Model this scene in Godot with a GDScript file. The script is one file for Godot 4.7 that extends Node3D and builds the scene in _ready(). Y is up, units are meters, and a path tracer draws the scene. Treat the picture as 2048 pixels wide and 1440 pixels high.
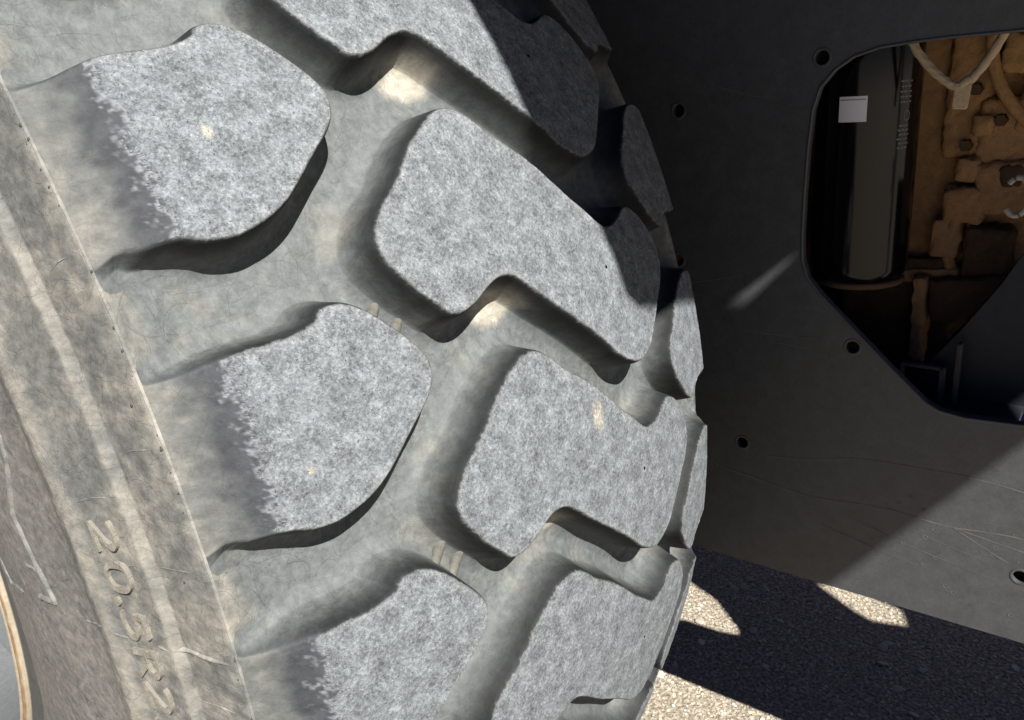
extends Node3D

const WHEEL_Y := 0.70
const N_PITCH := 32
const PITCH := TAU / 32.0
const THC := 0.4956          # angle of the first centre lug's middle
const PANEL_X := 0.42

var rng := RandomNumberGenerator.new()
var n_big := FastNoiseLite.new()
var n_mid := FastNoiseLite.new()
var n_fine := FastNoiseLite.new()
var n_grit := FastNoiseLite.new()
var M := {}
var used := {}
var lug_d := {}

# outlines of the worn lug faces: across the tread in mm, round the tyre in thousandths of a radian
const SHOULDER := [-236, 88, -228, 85, -218, 84, -212, 82, -203, 77, -192, 75, -183, 77, -173, 81, -162, 89, -151, 101, -140, 114, -130, 125, -123, 135, -120, 145, -120, 155, -124, 166, -131, 179, -139, 192, -147, 203, -155, 210, -163, 212, -169, 210, -172, 205, -180, 202, -190, 201, -201, 202, -212, 202, -222, 201, -233, 199, -242, 200, -262, 204, -262, 84]
const CENTRE := [-60, 126, -52, 128, -43, 126, -34, 118, -21, 101, -3, 83, 12, 65, 29, 42, 44, 25, 54, 13, 63, 5, 73, 3, 84, 6, 92, 11, 101, 15, 110, 13, 122, 3, 133, -14, 140, -32, 141, -50, 133, -67, 120, -82, 103, -104, 90, -119, 78, -125, 66, -126, 54, -120, 41, -109, 26, -90, 6, -66, -14, -44, -27, -28, -36, -17, -45, -8, -55, -5, -66, -9, -77, -16, -88, -20, -97, -18, -104, -8, -113, 6, -121, 22, -126, 36, -126, 47, -122, 58, -115, 69, -105, 79, -95, 91, -85, 105, -74, 115, -66, 122]

func _ready() -> void:
	# ---------------------------------------------------------------- camera, sky, sun, exposure
	var cam := Camera3D.new()
	cam.name = "camera"
	cam.fov = 48.211
	cam.near = 0.02
	cam.far = 300.0
	cam.transform = Transform3D(Basis(Vector3(0.60139, -0.07808, 0.79513), Vector3(0.30830, 0.94081, -0.14079), Vector3(-0.73708, 0.32981, 0.58987)).orthonormalized(), Vector3(-0.40144, 1.02072, 0.99152))
	add_child(cam)
	cam.current = true
	var sky_mat := ProceduralSkyMaterial.new()
	sky_mat.sky_top_color = Color(0.15, 0.30, 0.70)
	sky_mat.sky_horizon_color = Color(0.66, 0.74, 0.84)
	sky_mat.sky_curve = 0.12
	sky_mat.ground_horizon_color = Color(0.55, 0.52, 0.47)
	sky_mat.ground_bottom_color = Color(0.40, 0.36, 0.31)
	var sky := Sky.new()
	sky.sky_material = sky_mat
	var env := Environment.new()
	env.background_mode = Environment.BG_SKY
	env.sky = sky
	env.background_energy_multiplier = 0.16
	env.tonemap_mode = Environment.TONE_MAPPER_LINEAR
	env.tonemap_exposure = 2.55
	env.sdfgi_enabled = true
	env.ssao_enabled = true
	env.ssil_enabled = true
	var we := WorldEnvironment.new()
	we.name = "world_environment"
	we.environment = env
	add_child(we)
	var sun := DirectionalLight3D.new()
	sun.name = "sun"
	sun.light_energy = 1.6
	sun.light_color = Color(1.0, 0.972, 0.93)
	sun.light_angular_distance = 0.5
	sun.shadow_enabled = true
	add_child(sun)
	sun.look_at_from_position(Vector3.ZERO, Vector3(0.52, -1.0, -0.95), Vector3.UP)

	rng.seed = 20525
	setup_noise()
	setup_materials()
	build_ground()
	build_machine()
	build_wheel()
	build_inside()

# ==================================================================== helpers
func setup_noise() -> void:
	for a in [[n_big, 11, 14.0, 4], [n_mid, 23, 70.0, 4], [n_fine, 37, 330.0, 3], [n_grit, 51, 900.0, 2]]:
		var n: FastNoiseLite = a[0]
		n.noise_type = FastNoiseLite.TYPE_SIMPLEX_SMOOTH
		n.seed = a[1]
		n.frequency = a[2]
		n.fractal_type = FastNoiseLite.FRACTAL_FBM
		n.fractal_octaves = a[3]

func numbered(called: String) -> String:
	used[called] = used.get(called, 0) + 1
	return called if used[called] == 1 else "%s_%03d" % [called, used[called] - 1]

func thing(called: String, label: String, category: String, at := Vector3.ZERO, group := "") -> Node3D:
	var o := Node3D.new()
	o.name = numbered(called)
	add_child(o, true)
	o.position = at
	o.set_meta("label", label)
	o.set_meta("category", category)
	if group != "":
		o.set_meta("group", group)
	return o

func put(called: String, mesh: Mesh, mat: Material, parent: Node3D) -> MeshInstance3D:
	var o := MeshInstance3D.new()
	o.name = called
	o.mesh = mesh
	if mat != null:
		o.material_override = mat
	parent.add_child(o, true)
	return o

func image_texture(im: Image) -> ImageTexture:
	im.generate_mipmaps()
	return ImageTexture.create_from_image(im)

func stroke(im: Image, x: float, y: float, ang: float, n: int, bend: float, wob: float, v: float, strength: float) -> void:
	# a thin wandering line blended into a grey image that repeats
	var w := im.get_width()
	var h := im.get_height()
	for i in n:
		x += cos(ang)
		y += sin(ang)
		ang += bend + rng.randfn(0.0, wob)
		var px := posmod(int(x), w)
		var py := posmod(int(y), h)
		var c := im.get_pixel(px, py)
		var s := strength * minf(1.0, minf(i, n - i) / 6.0)
		c = c.lerp(Color(v, v, v), s)
		im.set_pixel(px, py, c)

func setup_materials() -> void:
	# fuzzy worn rubber: matted pale and dark fibres
	var size := 512
	var nz := FastNoiseLite.new()
	nz.seed = 5
	nz.frequency = 0.06
	nz.fractal_octaves = 5
	nz.fractal_gain = 0.75
	var fuzz := nz.get_seamless_image(size, size)
	fuzz.convert(Image.FORMAT_RGB8)
	nz.frequency = 0.012
	nz.seed = 6
	var patchy := nz.get_seamless_image(size, size)
	for y in size:
		for x in size:
			var v := fuzz.get_pixel(x, y).r
			var w := patchy.get_pixel(x, y).r
			v = clampf(0.63 + (v - 0.5) * 0.36 + (w - 0.5) * 0.30, 0.22, 1.0)
			fuzz.set_pixel(x, y, Color(v, v, v))
	for i in 15000:
		var sx := rng.randf() * size
		var sy := rng.randf() * size
		var dense := patchy.get_pixel(int(sx), int(sy)).r
		var up := rng.randf() < 0.35 + 0.6 * dense
		var an := -0.75 + rng.randfn(0.0, 0.75)
		var ln := rng.randi_range(3, 11)
		var bd := rng.randfn(0, 0.06)
		var st := rng.randf_range(0.25, 0.8)
		stroke(fuzz, sx, sy, an, ln, bd, 0.15, 1.0 if up else 0.40, st)
		if up and i % 2 == 0:
			stroke(fuzz, sx + 1.0, sy + 0.6, an, ln, bd, 0.15, 1.0, st * 0.8)
	for i in 700:
		stroke(fuzz, rng.randf() * size, rng.randf() * size, rng.randf() * TAU, rng.randi_range(5, 12), 0.1, 0.3, 0.10, 0.9)
	var worn := StandardMaterial3D.new()
	worn.vertex_color_use_as_albedo = true
	worn.albedo_texture = image_texture(fuzz)
	worn.roughness = 0.95
	worn.metallic_specular = 0.25
	worn.heightmap_enabled = true
	worn.heightmap_texture = worn.albedo_texture
	worn.heightmap_scale = 0.05
	M.worn = worn
	# smooth dusty rubber with hair-thin curling scratches
	nz.seed = 9
	nz.frequency = 0.025
	nz.fractal_gain = 0.72
	var s2 := 1024
	var hair := nz.get_seamless_image(s2, s2)
	hair.convert(Image.FORMAT_RGB8)
	for y in s2:
		for x in s2:
			var v := hair.get_pixel(x, y).r
			v = clampf(0.82 + (v - 0.5) * 0.36 + rng.randfn(0.0, 0.03), 0.4, 1.0)
			hair.set_pixel(x, y, Color(v, v, v))
	var film := Image.new()
	film.copy_from(hair)
	for pair in [[film, 320, 1500, 0.42], [hair, 1000, 1500, 0.6]]:
		for i in pair[1]:
			stroke(pair[0], rng.randf() * s2, rng.randf() * s2, rng.randf() * TAU, rng.randi_range(20, 150), rng.randfn(0, 0.013), 0.07, 0.36, rng.randf_range(0.10, pair[3]))
		for i in pair[2]:
			stroke(pair[0], rng.randf() * s2, rng.randf() * s2, rng.randf() * TAU, rng.randi_range(15, 90), rng.randfn(0, 0.01), 0.05, 1.0, rng.randf_range(0.15, pair[3]))
	var rub := StandardMaterial3D.new()
	rub.vertex_color_use_as_albedo = true
	rub.albedo_texture = image_texture(film)
	rub.uv1_triplanar = true
	rub.uv1_scale = Vector3(4.6, 4.6, 4.6)
	rub.roughness = 0.72
	rub.metallic_specular = 0.35
	rub.heightmap_enabled = true
	rub.heightmap_texture = rub.albedo_texture
	rub.heightmap_scale = 0.04
	M.rubber = rub
	var side := rub.duplicate()
	side.roughness = 0.8
	side.albedo_texture = image_texture(hair)
	side.heightmap_texture = side.albedo_texture
	M.side = side
	# black painted steel with fine mottling
	nz.seed = 15
	nz.frequency = 0.05
	var mot := nz.get_seamless_image(256, 256)
	mot.convert(Image.FORMAT_RGB8)
	for y in 256:
		for x in 256:
			var v := clampf(0.86 + (mot.get_pixel(x, y).r - 0.5) * 0.16 + rng.randfn(0.0, 0.03), 0.3, 1.0)
			mot.set_pixel(x, y, Color(v, v, v))
	var mot_t := image_texture(mot)
	var mk := func(c: Color, rough: float, spec: float, scale: float) -> StandardMaterial3D:
		var m := StandardMaterial3D.new()
		m.albedo_color = c.linear_to_srgb()
		m.albedo_texture = mot_t
		m.uv1_triplanar = true
		m.uv1_scale = Vector3.ONE * scale
		m.roughness = rough
		m.metallic_specular = spec
		return m
	M.black_paint = mk.call(Color(0.068, 0.075, 0.083), 0.5, 0.5, 3.0)
	M.black_gloss = mk.call(Color(0.004, 0.004, 0.005), 0.13, 0.4, 6.0)
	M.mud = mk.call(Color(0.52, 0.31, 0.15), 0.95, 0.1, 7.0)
	M.mud.heightmap_enabled = true
	M.mud.heightmap_texture = mot_t
	M.mud.heightmap_scale = 0.6
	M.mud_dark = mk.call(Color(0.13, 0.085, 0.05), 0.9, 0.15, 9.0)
	M.steel_navy = mk.call(Color(0.020, 0.024, 0.034), 0.6, 0.4, 6.0)
	M.rope = mk.call(Color(0.56, 0.45, 0.31), 0.95, 0.1, 30.0)
	M.tag = mk.call(Color(0.60, 0.47, 0.30), 0.8, 0.2, 12.0)
	M.white_label = mk.call(Color(0.62, 0.63, 0.67), 0.6, 0.3, 1.0)
	M.white_label.albedo_texture = null
	M.print = mk.call(Color(0.24, 0.24, 0.24), 0.6, 0.3, 10.0)
	M.scratch = mk.call(Color(0.15, 0.15, 0.15), 0.7, 0.3, 20.0)
	M.hole = mk.call(Color(0.012, 0.011, 0.010), 0.9, 0.2, 20.0)
	M.rust = mk.call(Color(0.25, 0.10, 0.03), 0.9, 0.2, 20.0)
	M.bracket = mk.call(Color(0.075, 0.07, 0.07), 0.7, 0.3, 10.0)
	M.clip = mk.call(Color(0.40, 0.37, 0.33), 0.6, 0.3, 10.0)
	var vc := StandardMaterial3D.new()
	vc.vertex_color_use_as_albedo = true
	vc.roughness = 0.7
	vc.albedo_texture = mot_t
	vc.uv1_triplanar = true
	vc.uv1_scale = Vector3.ONE * 12.0
	M.painted = vc

# a grid of points as a mesh; keep: 0 nothing, 1 first material, 2 second
func grid_mesh(nu: int, nv: int, pos: PackedVector3Array, col: PackedColorArray, uv: PackedVector2Array, keep: PackedByteArray, mats: Array, close_v := false, into: ArrayMesh = null, sink := PackedFloat32Array()) -> ArrayMesh:
	var nor := PackedVector3Array()
	nor.resize(pos.size())
	for j in nv:
		var j0 := maxi(j - 1, 0)
		var j1 := mini(j + 1, nv - 1)
		if close_v:
			j0 = (nv - 2) if j == 0 else j - 1
			j1 = 1 if j == nv - 1 else j + 1
		for i in nu:
			var a := pos[j * nu + mini(i + 1, nu - 1)] - pos[j * nu + maxi(i - 1, 0)]
			var b := pos[j1 * nu + i] - pos[j0 * nu + i]
			nor[j * nu + i] = a.cross(b).normalized()
	# the shading keeps to the true surface where an edge is tucked under its neighbour
	for q in sink.size():
		pos[q] -= Vector3(0, pos[q].y, pos[q].z).normalized() * sink[q]
	var ia := PackedInt32Array()
	var ib := PackedInt32Array()
	for j in nv - 1:
		for i in nu - 1:
			var k := j * nu + i
			if keep.is_empty():
				ia.append_array(PackedInt32Array([k, k + nu, k + 1, k + 1, k + nu, k + nu + 1]))
				continue
			var lo := mini(mini(keep[k], keep[k + 1]), mini(keep[k + nu], keep[k + nu + 1]))
			if lo == 0 or lo == 3:
				continue
			# a triangle is worn where most of its corners are
			for t in [[k, k + nu, k + 1], [k + 1, k + nu, k + nu + 1]]:
				var w := int(keep[t[0]] % 2) + int(keep[t[1]] % 2) + int(keep[t[2]] % 2)
				if w >= 2:
					ia.append_array(PackedInt32Array(t))
				else:
					ib.append_array(PackedInt32Array(t))
	var mesh := into if into != null else ArrayMesh.new()
	for s in [[ia, 0], [ib, 1]]:
		if s[0].is_empty():
			continue
		# keep only the points that this surface uses
		var map := PackedInt32Array()
		map.resize(pos.size())
		map.fill(-1)
		var p2 := PackedVector3Array()
		var n2 := PackedVector3Array()
		var c2 := PackedColorArray()
		var u2 := PackedVector2Array()
		var idx: PackedInt32Array = s[0]
		for q in idx.size():
			var v := idx[q]
			if map[v] < 0:
				map[v] = p2.size()
				p2.append(pos[v])
				n2.append(nor[v])
				c2.append(col[v])
				u2.append(uv[v])
			idx[q] = map[v]
		var arr := []
		arr.resize(Mesh.ARRAY_MAX)
		arr[Mesh.ARRAY_VERTEX] = p2
		arr[Mesh.ARRAY_NORMAL] = n2
		arr[Mesh.ARRAY_COLOR] = c2
		arr[Mesh.ARRAY_TEX_UV] = u2
		arr[Mesh.ARRAY_INDEX] = idx
		mesh.add_surface_from_arrays(Mesh.PRIMITIVE_TRIANGLES, arr)
		mesh.surface_set_material(mesh.get_surface_count() - 1, mats[s[1]])
	return mesh

# ==================================================================== tyre
func r_out(x: float) -> float:
	var a := absf(x)
	if a < 0.2147:
		return 0.745 - 0.6513 * a * a
	return lerpf(0.71498, 0.690, (a - 0.2147) / 0.0293)

func r_floor(x: float) -> float:
	# even groove depth across the tread, rising to the mould line at the shoulder
	var a := absf(x)
	if a < 0.195:
		return 0.716 - 0.6513 * a * a
	var t := clampf((a - 0.195) / 0.049, 0.0, 1.0)
	return 0.69123 + (-0.254 * 0.049 * t) + (0.690 - 0.69123 + 0.254 * 0.049) * t * t

func at_angle(x: float, r: float, th: float) -> Vector3:
	return Vector3(x, r * sin(th), r * cos(th))

func smooth_outline(pts: Array) -> PackedVector2Array:
	var p := PackedVector2Array()
	for i in range(0, pts.size(), 2):
		p.append(Vector2(pts[i] * 0.001, pts[i + 1] * 0.001 * 0.73))
	var q := PackedVector2Array()
	var n := p.size()
	for i in n:
		for s in 3:
			q.append(p[i].cubic_interpolate(p[(i + 1) % n], p[posmod(i - 1, n)], p[(i + 2) % n], s / 3.0))
	return q

# distances to a lug's outline on a grid, negative inside
func distance_grid(kind: String, step: float) -> Dictionary:
	var key := "%s%f" % [kind, step]
	if lug_d.has(key):
		return lug_d[key]
	var poly := smooth_outline(SHOULDER if kind == "shoulder" else CENTRE)
	var box := Rect2(poly[0], Vector2.ZERO)
	for p in poly:
		box = box.expand(p)
	box = box.grow(0.026)
	var u0 := box.position.x
	if kind == "shoulder":
		u0 = -0.2440
	var nu := int((box.end.x - u0) / step) + 2
	var nv := int(box.size.y / step) + 2
	# a coarse pass finds which points lie near the edge
	var d := PackedFloat32Array()
	d.resize(nu * nv)
	var n := poly.size()
	for j in nv:
		for i in nu:
			var p := Vector2(u0 + i * step, box.position.y + j * step)
			var best := 1.0
			for k in n:
				best = minf(best, p.distance_squared_to(poly[k]))
			var m := sqrt(best)
			if m < 0.006:
				for k in n:
					if p.distance_squared_to(poly[k]) < best + 0.0001:
						var c := Geometry2D.get_closest_point_to_segment(p, poly[k], poly[(k + 1) % n])
						m = minf(m, p.distance_to(c))
						c = Geometry2D.get_closest_point_to_segment(p, poly[posmod(k - 1, n)], poly[k])
						m = minf(m, p.distance_to(c))
			d[j * nu + i] = -m if Geometry2D.is_point_in_polygon(p, poly) else m
	lug_d[key] = {"d": d, "nu": nu, "nv": nv, "u0": u0, "v0": box.position.y, "step": step}
	return lug_d[key]

func lug_height(d: float) -> float:
	# worn face, rounded edge, steep wall, fillet at the foot
	if d < -0.0010:
		return 1.0
	if d < 0.0012:
		var t := (d + 0.0010) / 0.0022
		return 1.0 - 0.12 * t * t
	if d < 0.0060:
		return lerpf(0.88, 0.17, (d - 0.0012) / 0.0048)
	var s := clampf((d - 0.0060) / 0.0140, 0.0, 1.0)
	return 0.17 * pow(1.0 - s, 2.8)

func dust_and_sun(p: Vector3) -> Color:
	# dust that has settled in the grooves: grey-green film with beige patches
	var a := n_big.get_noise_3dv(p)
	var b := n_mid.get_noise_3dv(p)
	var c := n_fine.get_noise_3dv(p)
	var base := Color(0.152, 0.169, 0.177)
	var beige := Color(0.205, 0.208, 0.192)
	var k := smoothstep(0.15, 0.6, a + 0.45 * b)
	base = base.lerp(beige, k * 0.6)
	# pale dust and the sunlight on it, painted into every centre lug notch
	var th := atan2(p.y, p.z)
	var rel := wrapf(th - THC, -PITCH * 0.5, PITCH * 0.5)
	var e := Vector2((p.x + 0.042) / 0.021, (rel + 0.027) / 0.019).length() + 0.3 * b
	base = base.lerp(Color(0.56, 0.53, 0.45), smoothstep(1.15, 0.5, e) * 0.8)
	return base * (1.0 + 0.13 * b + 0.10 * c)

func side_dust(p: Vector3) -> Color:
	var a := n_big.get_noise_3dv(p * 0.9 + Vector3(3, 1, 2))
	var b := n_mid.get_noise_3dv(p + Vector3(1, 5, 2))
	var c := n_fine.get_noise_3dv(p)
	var k := smoothstep(-0.4, 0.5, a + 0.6 * b)
	var base := Color(0.165, 0.175, 0.174).lerp(Color(0.285, 0.279, 0.255), k)
	return base * (1.0 + 0.16 * b + 0.20 * c)

# one point of a lug: where it lies, its colour (alpha holds how worn it is)
var v_pos := Vector3.ZERO
var v_col := Color.WHITE
var v_worn := 0.0

func lug_point(kind: String, k: int, mirrored: bool, u: float, rel: float, dd: float, spots: Array) -> void:
	var x := u
	var th := THC - k * PITCH + rel
	if mirrored:
		x = 0.004 - u
		th = THC - k * PITCH - rel
	x = clampf(x, -0.244, 0.244)
	var key := at_angle(x, 0.72, th) + Vector3(k * 0.37, 0, 5.0 if mirrored else 0.0)
	var nm := n_mid.get_noise_3dv(key)
	var nf := n_fine.get_noise_3dv(key)
	# the worn edge is nibbled
	var rag := dd + 0.0007 * nf + 0.0006 * nm
	var h := lug_height(dd)
	var shoulder_in := absf(x) - 0.2158 + 0.0068 * nm + 0.0050 * nf
	if kind == "centre":
		shoulder_in = -1.0
	var worn := smoothstep(0.0004, -0.0012, rag) * smoothstep(0.0020, -0.0016, shoulder_in)
	var ro := r_out(x)
	var r := lerpf(r_floor(x), ro, h) - 0.0001 - 0.0006 * smoothstep(0.0150, 0.0207, dd)
	r += worn * (0.00022 * nf + 0.0006 * nm)
	v_pos = at_angle(x, r, th)
	var wm := n_mid.get_noise_3dv(v_pos)
	var wall := dust_and_sun(v_pos).lerp(Color(0.024, 0.027, 0.030) * (1.0 + 0.3 * wm), smoothstep(0.08, 0.9, h) * (1.0 - 0.35 * smoothstep(0.205, 0.235, absf(x))))  # bare rubber wall, darkened further for the shade between lugs
	if kind == "shoulder":
		# the flank: bare dark rubber next to the worn edge, then grey dust, then the taupe of the sidewall
		var far := absf(x) - 0.2147
		if far > -0.004 and h > 0.3:
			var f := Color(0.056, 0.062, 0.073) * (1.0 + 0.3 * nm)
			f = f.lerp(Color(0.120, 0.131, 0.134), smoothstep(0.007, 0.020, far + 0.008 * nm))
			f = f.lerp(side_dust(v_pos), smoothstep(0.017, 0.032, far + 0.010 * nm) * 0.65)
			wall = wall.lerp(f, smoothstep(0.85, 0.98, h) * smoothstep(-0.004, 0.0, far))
	var wc := Color(0.315, 0.352, 0.390) * (1.0 + 0.14 * nf + 0.13 * nm)
	# the very edge of the face is paler where it frays
	wc = wc.lerp(Color(0.40, 0.425, 0.44), smoothstep(-0.006, -0.001, rag) * 0.35)
	for s in spots:
		var e := Vector2((u - s[0]) / s[2], (rel - s[1]) * 0.73 / s[3]).length() + 0.35 * nf + 0.3 * nm
		wc = wc.lerp(Color(0.62, 0.59, 0.51), smoothstep(1.1, 0.55, e) * 0.8)
	# towards the shoulder the wear thins out in scuffs
	var scuff := smoothstep(0.0004, -0.0012, rag) * smoothstep(0.0045, -0.0030, shoulder_in + 0.002 * nf)
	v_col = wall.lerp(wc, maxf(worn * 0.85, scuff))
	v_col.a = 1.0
	v_worn = worn

func make_lug(kind: String, k: int, mirrored: bool, step: float, spots := []) -> ArrayMesh:
	var g := distance_grid(kind, step)
	var nu: int = g.nu
	var nv: int = g.nv
	var d: PackedFloat32Array = g.d
	var pos := PackedVector3Array()
	var col := PackedColorArray()
	var uv := PackedVector2Array()
	var keep := PackedByteArray()
	pos.resize(nu * nv)
	col.resize(nu * nv)
	uv.resize(nu * nv)
	keep.resize(nu * nv)
	var shift := Vector2(k * 0.31, k * 0.17)
	var fine := step < 0.003
	for j in nv:
		for i in nu:
			var q := j * nu + i
			var dd := d[q]
			if dd > (0.0 if fine else 0.0235):
				continue
			var u: float = g.u0 + i * step
			var rel: float = (g.v0 + j * step) / 0.73
			lug_point(kind, k, mirrored, u, rel, dd, spots)
			pos[q] = v_pos
			col[q] = v_col
			uv[q] = Vector2(u, rel * 0.73) / 0.095 + shift
			keep[q] = 1 if v_worn > 0.5 else 2
			if fine and dd > -0.0024:
				keep[q] = 3          # the wall itself is drawn by the rings below
	var mesh := grid_mesh(nu, nv, pos, col, uv, keep, [M.worn, M.rubber])
	if not fine:
		return mesh
	# the wall: rings that follow the outline
	var poly := smooth_outline(SHOULDER if kind == "shoulder" else CENTRE)
	var pts := PackedVector2Array()
	var n := poly.size()
	for i in n:
		var a := poly[i]
		var b := poly[(i + 1) % n]
		var m := maxi(1, int(round(a.distance_to(b) / (step * 0.9))))
		for s in m:
			pts.append(a.lerp(b, float(s) / m))
	if Geometry2D.is_polygon_clockwise(pts):
		pts.reverse()
	n = pts.size()
	var sink := PackedFloat32Array()
	var rings := [-0.0066, -0.0052, -0.0040, -0.0030, -0.0022, -0.0015, -0.0010, -0.0006, -0.0002, 0.0003, 0.0008, 0.0012, 0.0020, 0.0029, 0.0038, 0.0047, 0.0055, 0.0062, 0.0069, 0.0077, 0.0086, 0.0096, 0.0107, 0.0119, 0.0132, 0.0146, 0.0161, 0.0177, 0.0194, 0.0207]
	nu = rings.size()
	nv = n + 1
	pos = PackedVector3Array()
	col = PackedColorArray()
	uv = PackedVector2Array()
	keep = PackedByteArray()
	for j in nv:
		var p := pts[j % n]
		var t := (pts[(j + 2) % n] - pts[posmod(j - 2, n)]).normalized()
		var out := Vector2(t.y, -t.x)
		for i in nu:
			var dd: float = rings[i]
			var c := p + out * dd
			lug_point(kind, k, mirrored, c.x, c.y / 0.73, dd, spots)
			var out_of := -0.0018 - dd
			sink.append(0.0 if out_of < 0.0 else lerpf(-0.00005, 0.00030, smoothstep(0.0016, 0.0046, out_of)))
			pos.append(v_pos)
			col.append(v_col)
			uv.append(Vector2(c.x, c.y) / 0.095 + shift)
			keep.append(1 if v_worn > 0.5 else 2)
	return grid_mesh(nu, nv, pos, col, uv, keep, [M.worn, M.rubber], true, mesh, sink)

func build_wheel() -> void:
	var w := thing("tyre", "large chunky loader tyre with worn grey tread blocks and dusty sidewall on a grey rim", "tyre", Vector3(0, WHEEL_Y, 0))
	# ---- carcass: groove floor and both sidewalls, turned round the axle
	var prof := []      # x, r, kind: 0 floor, 1 sidewall
	var left := [[-0.2440, 0.690], [-0.2452, 0.6885], [-0.2460, 0.6850], [-0.2475, 0.676], [-0.2490, 0.664], [-0.2500, 0.6545], [-0.2504, 0.6525], [-0.2542, 0.6492], [-0.2550, 0.6470], [-0.2562, 0.638], [-0.2590, 0.625], [-0.2610, 0.6155], [-0.2640, 0.6090], [-0.2655, 0.6050], [-0.2650, 0.5990], [-0.2630, 0.5900], [-0.2628, 0.575], [-0.2640, 0.560], [-0.2655, 0.540], [-0.2655, 0.520], [-0.2640, 0.495], [-0.2605, 0.465], [-0.2550, 0.435], [-0.2480, 0.405], [-0.2400, 0.380], [-0.2340, 0.366], [-0.2300, 0.352], [-0.2200, 0.340]]
	var curve := PackedVector2Array()
	for i in left.size() - 1:
		var a := Vector2(left[i][0], left[i][1])
		var b := Vector2(left[i + 1][0], left[i + 1][1])
		var n := maxi(1, int(a.distance_to(b) / 0.0026))
		for s in n:
			curve.append(a.lerp(b, float(s) / n))
	curve.append(Vector2(left[-1][0], left[-1][1]))
	for i in range(curve.size() - 1, -1, -1):
		prof.append([curve[i].x, curve[i].y, 1])
	var x := -0.2405
	while x < 0.241:
		prof.append([x, r_floor(x), 0])
		x += 0.0025
	for i in range(0, left.size(), 2):
		prof.append([-left[i][0], left[i][1], 1])
	var ths := PackedFloat32Array()
	var t := -0.42
	while t < 1.15:
		ths.append(t)
		t += 0.0030
	while t < -0.42 + TAU - 0.03:
		ths.append(t)
		t += 0.05
	ths.append(-0.42 + TAU)
	var nu := prof.size()
	var nv := ths.size()
	var pos := PackedVector3Array()
	var col := PackedColorArray()
	var uv := PackedVector2Array()
	pos.resize(nu * nv)
	col.resize(nu * nv)
	uv.resize(nu * nv)
	for j in nv:
		var th := ths[j]
		for i in nu:
			var px: float = prof[i][0]
			var pr: float = prof[i][1]
			var p := at_angle(px, pr, th)
			var c: Color
			if prof[i][2] == 0:
				c = dust_and_sun(p)
				var e := smoothstep(0.225, 0.243, absf(px) + 0.004 * n_mid.get_noise_3dv(p))
				c = c.lerp(side_dust(p), e)
			else:
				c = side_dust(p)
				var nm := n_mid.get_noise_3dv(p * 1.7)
				# step and rib below it are painted pale where their slopes catch the sun
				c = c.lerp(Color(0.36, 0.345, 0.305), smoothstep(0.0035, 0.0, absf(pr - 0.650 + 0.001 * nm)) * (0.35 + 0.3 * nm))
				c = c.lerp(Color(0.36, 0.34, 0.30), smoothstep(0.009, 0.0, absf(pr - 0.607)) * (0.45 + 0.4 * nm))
				# shade painted into the recess under the shoulder rib, mauve-grey
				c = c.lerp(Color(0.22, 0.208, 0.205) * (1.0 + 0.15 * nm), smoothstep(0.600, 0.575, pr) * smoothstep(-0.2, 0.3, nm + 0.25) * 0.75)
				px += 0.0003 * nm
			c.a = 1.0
			pos[j * nu + i] = at_angle(px, pr, th)
			col[j * nu + i] = c
			uv[j * nu + i] = Vector2(i * 0.01, th)
	put("tyre_carcass", grid_mesh(nu, nv, pos, col, uv, PackedByteArray(), [M.side]), null, w)
	# ---- tread lugs, one mesh each
	var spots := {"s1": [[-0.1846, 0.1423, 0.0026, 0.0040]], "c2": [[0.0012, 0.0495, 0.0072, 0.0110]], "s2": [[-0.1963, 0.1150, 0.0022, 0.0020]]}
	for k in range(-2, 7):
		put("shoulder_lug", make_lug("shoulder", k, false, 0.0010, spots.get("s%d" % k, [])), null, w)
	for k in range(-2, 7):
		put("centre_lug", make_lug("centre", k, false, 0.0010, spots.get("c%d" % k, [])), null, w)
	for k in range(-2, 7):
		put("inner_shoulder_lug", make_lug("shoulder", k, true, 0.0018), null, w)
	var coarse_s := make_lug("shoulder", 0, false, 0.005)
	var coarse_c := make_lug("centre", 0, false, 0.005)
	var coarse_r := make_lug("shoulder", 0, true, 0.005)
	for k in range(7, 30):
		put("shoulder_lug", coarse_s, null, w).rotation.x = k * PITCH
		put("centre_lug", coarse_c, null, w).rotation.x = k * PITCH
		put("inner_shoulder_lug", coarse_r, null, w).rotation.x = k * PITCH
	# ---- pairs of wear ribs in the groove between a shoulder lug and a centre lug
	var rib := capsule_bar(0.0034, 0.030)
	for k in range(-1, 5):
		for s in [[-0.1225, 0.0015], [-0.1110, -0.0130]]:
			var th: float = THC - k * PITCH + s[1]
			var o := put("wear_rib", rib, M.rib, w)
			var up := Vector3(0, sin(th), cos(th))
			var along := (Vector3(0.65, 0, 0) + Vector3(0, cos(th), -sin(th)) * 0.76).normalized()
			o.transform = Transform3D(Basis(along.cross(up), along, up), at_angle(s[0], r_floor(s[0]) + 0.0018, th))
	build_sidewall_marks(w)
	build_rim(w)

func capsule_bar(r: float, length: float) -> ArrayMesh:
	var c := CapsuleMesh.new()
	c.radius = r
	c.height = length
	c.radial_segments = 16
	c.rings = 4
	if not M.has("rib"):
		var m: StandardMaterial3D = M.rubber.duplicate()
		m.vertex_color_use_as_albedo = false
		m.albedo_color = Color(0.15, 0.15, 0.135).linear_to_srgb()
		M.rib = m
	var st := SurfaceTool.new()
	st.append_from(c, 0, Transform3D.IDENTITY)
	return st.commit()

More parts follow.
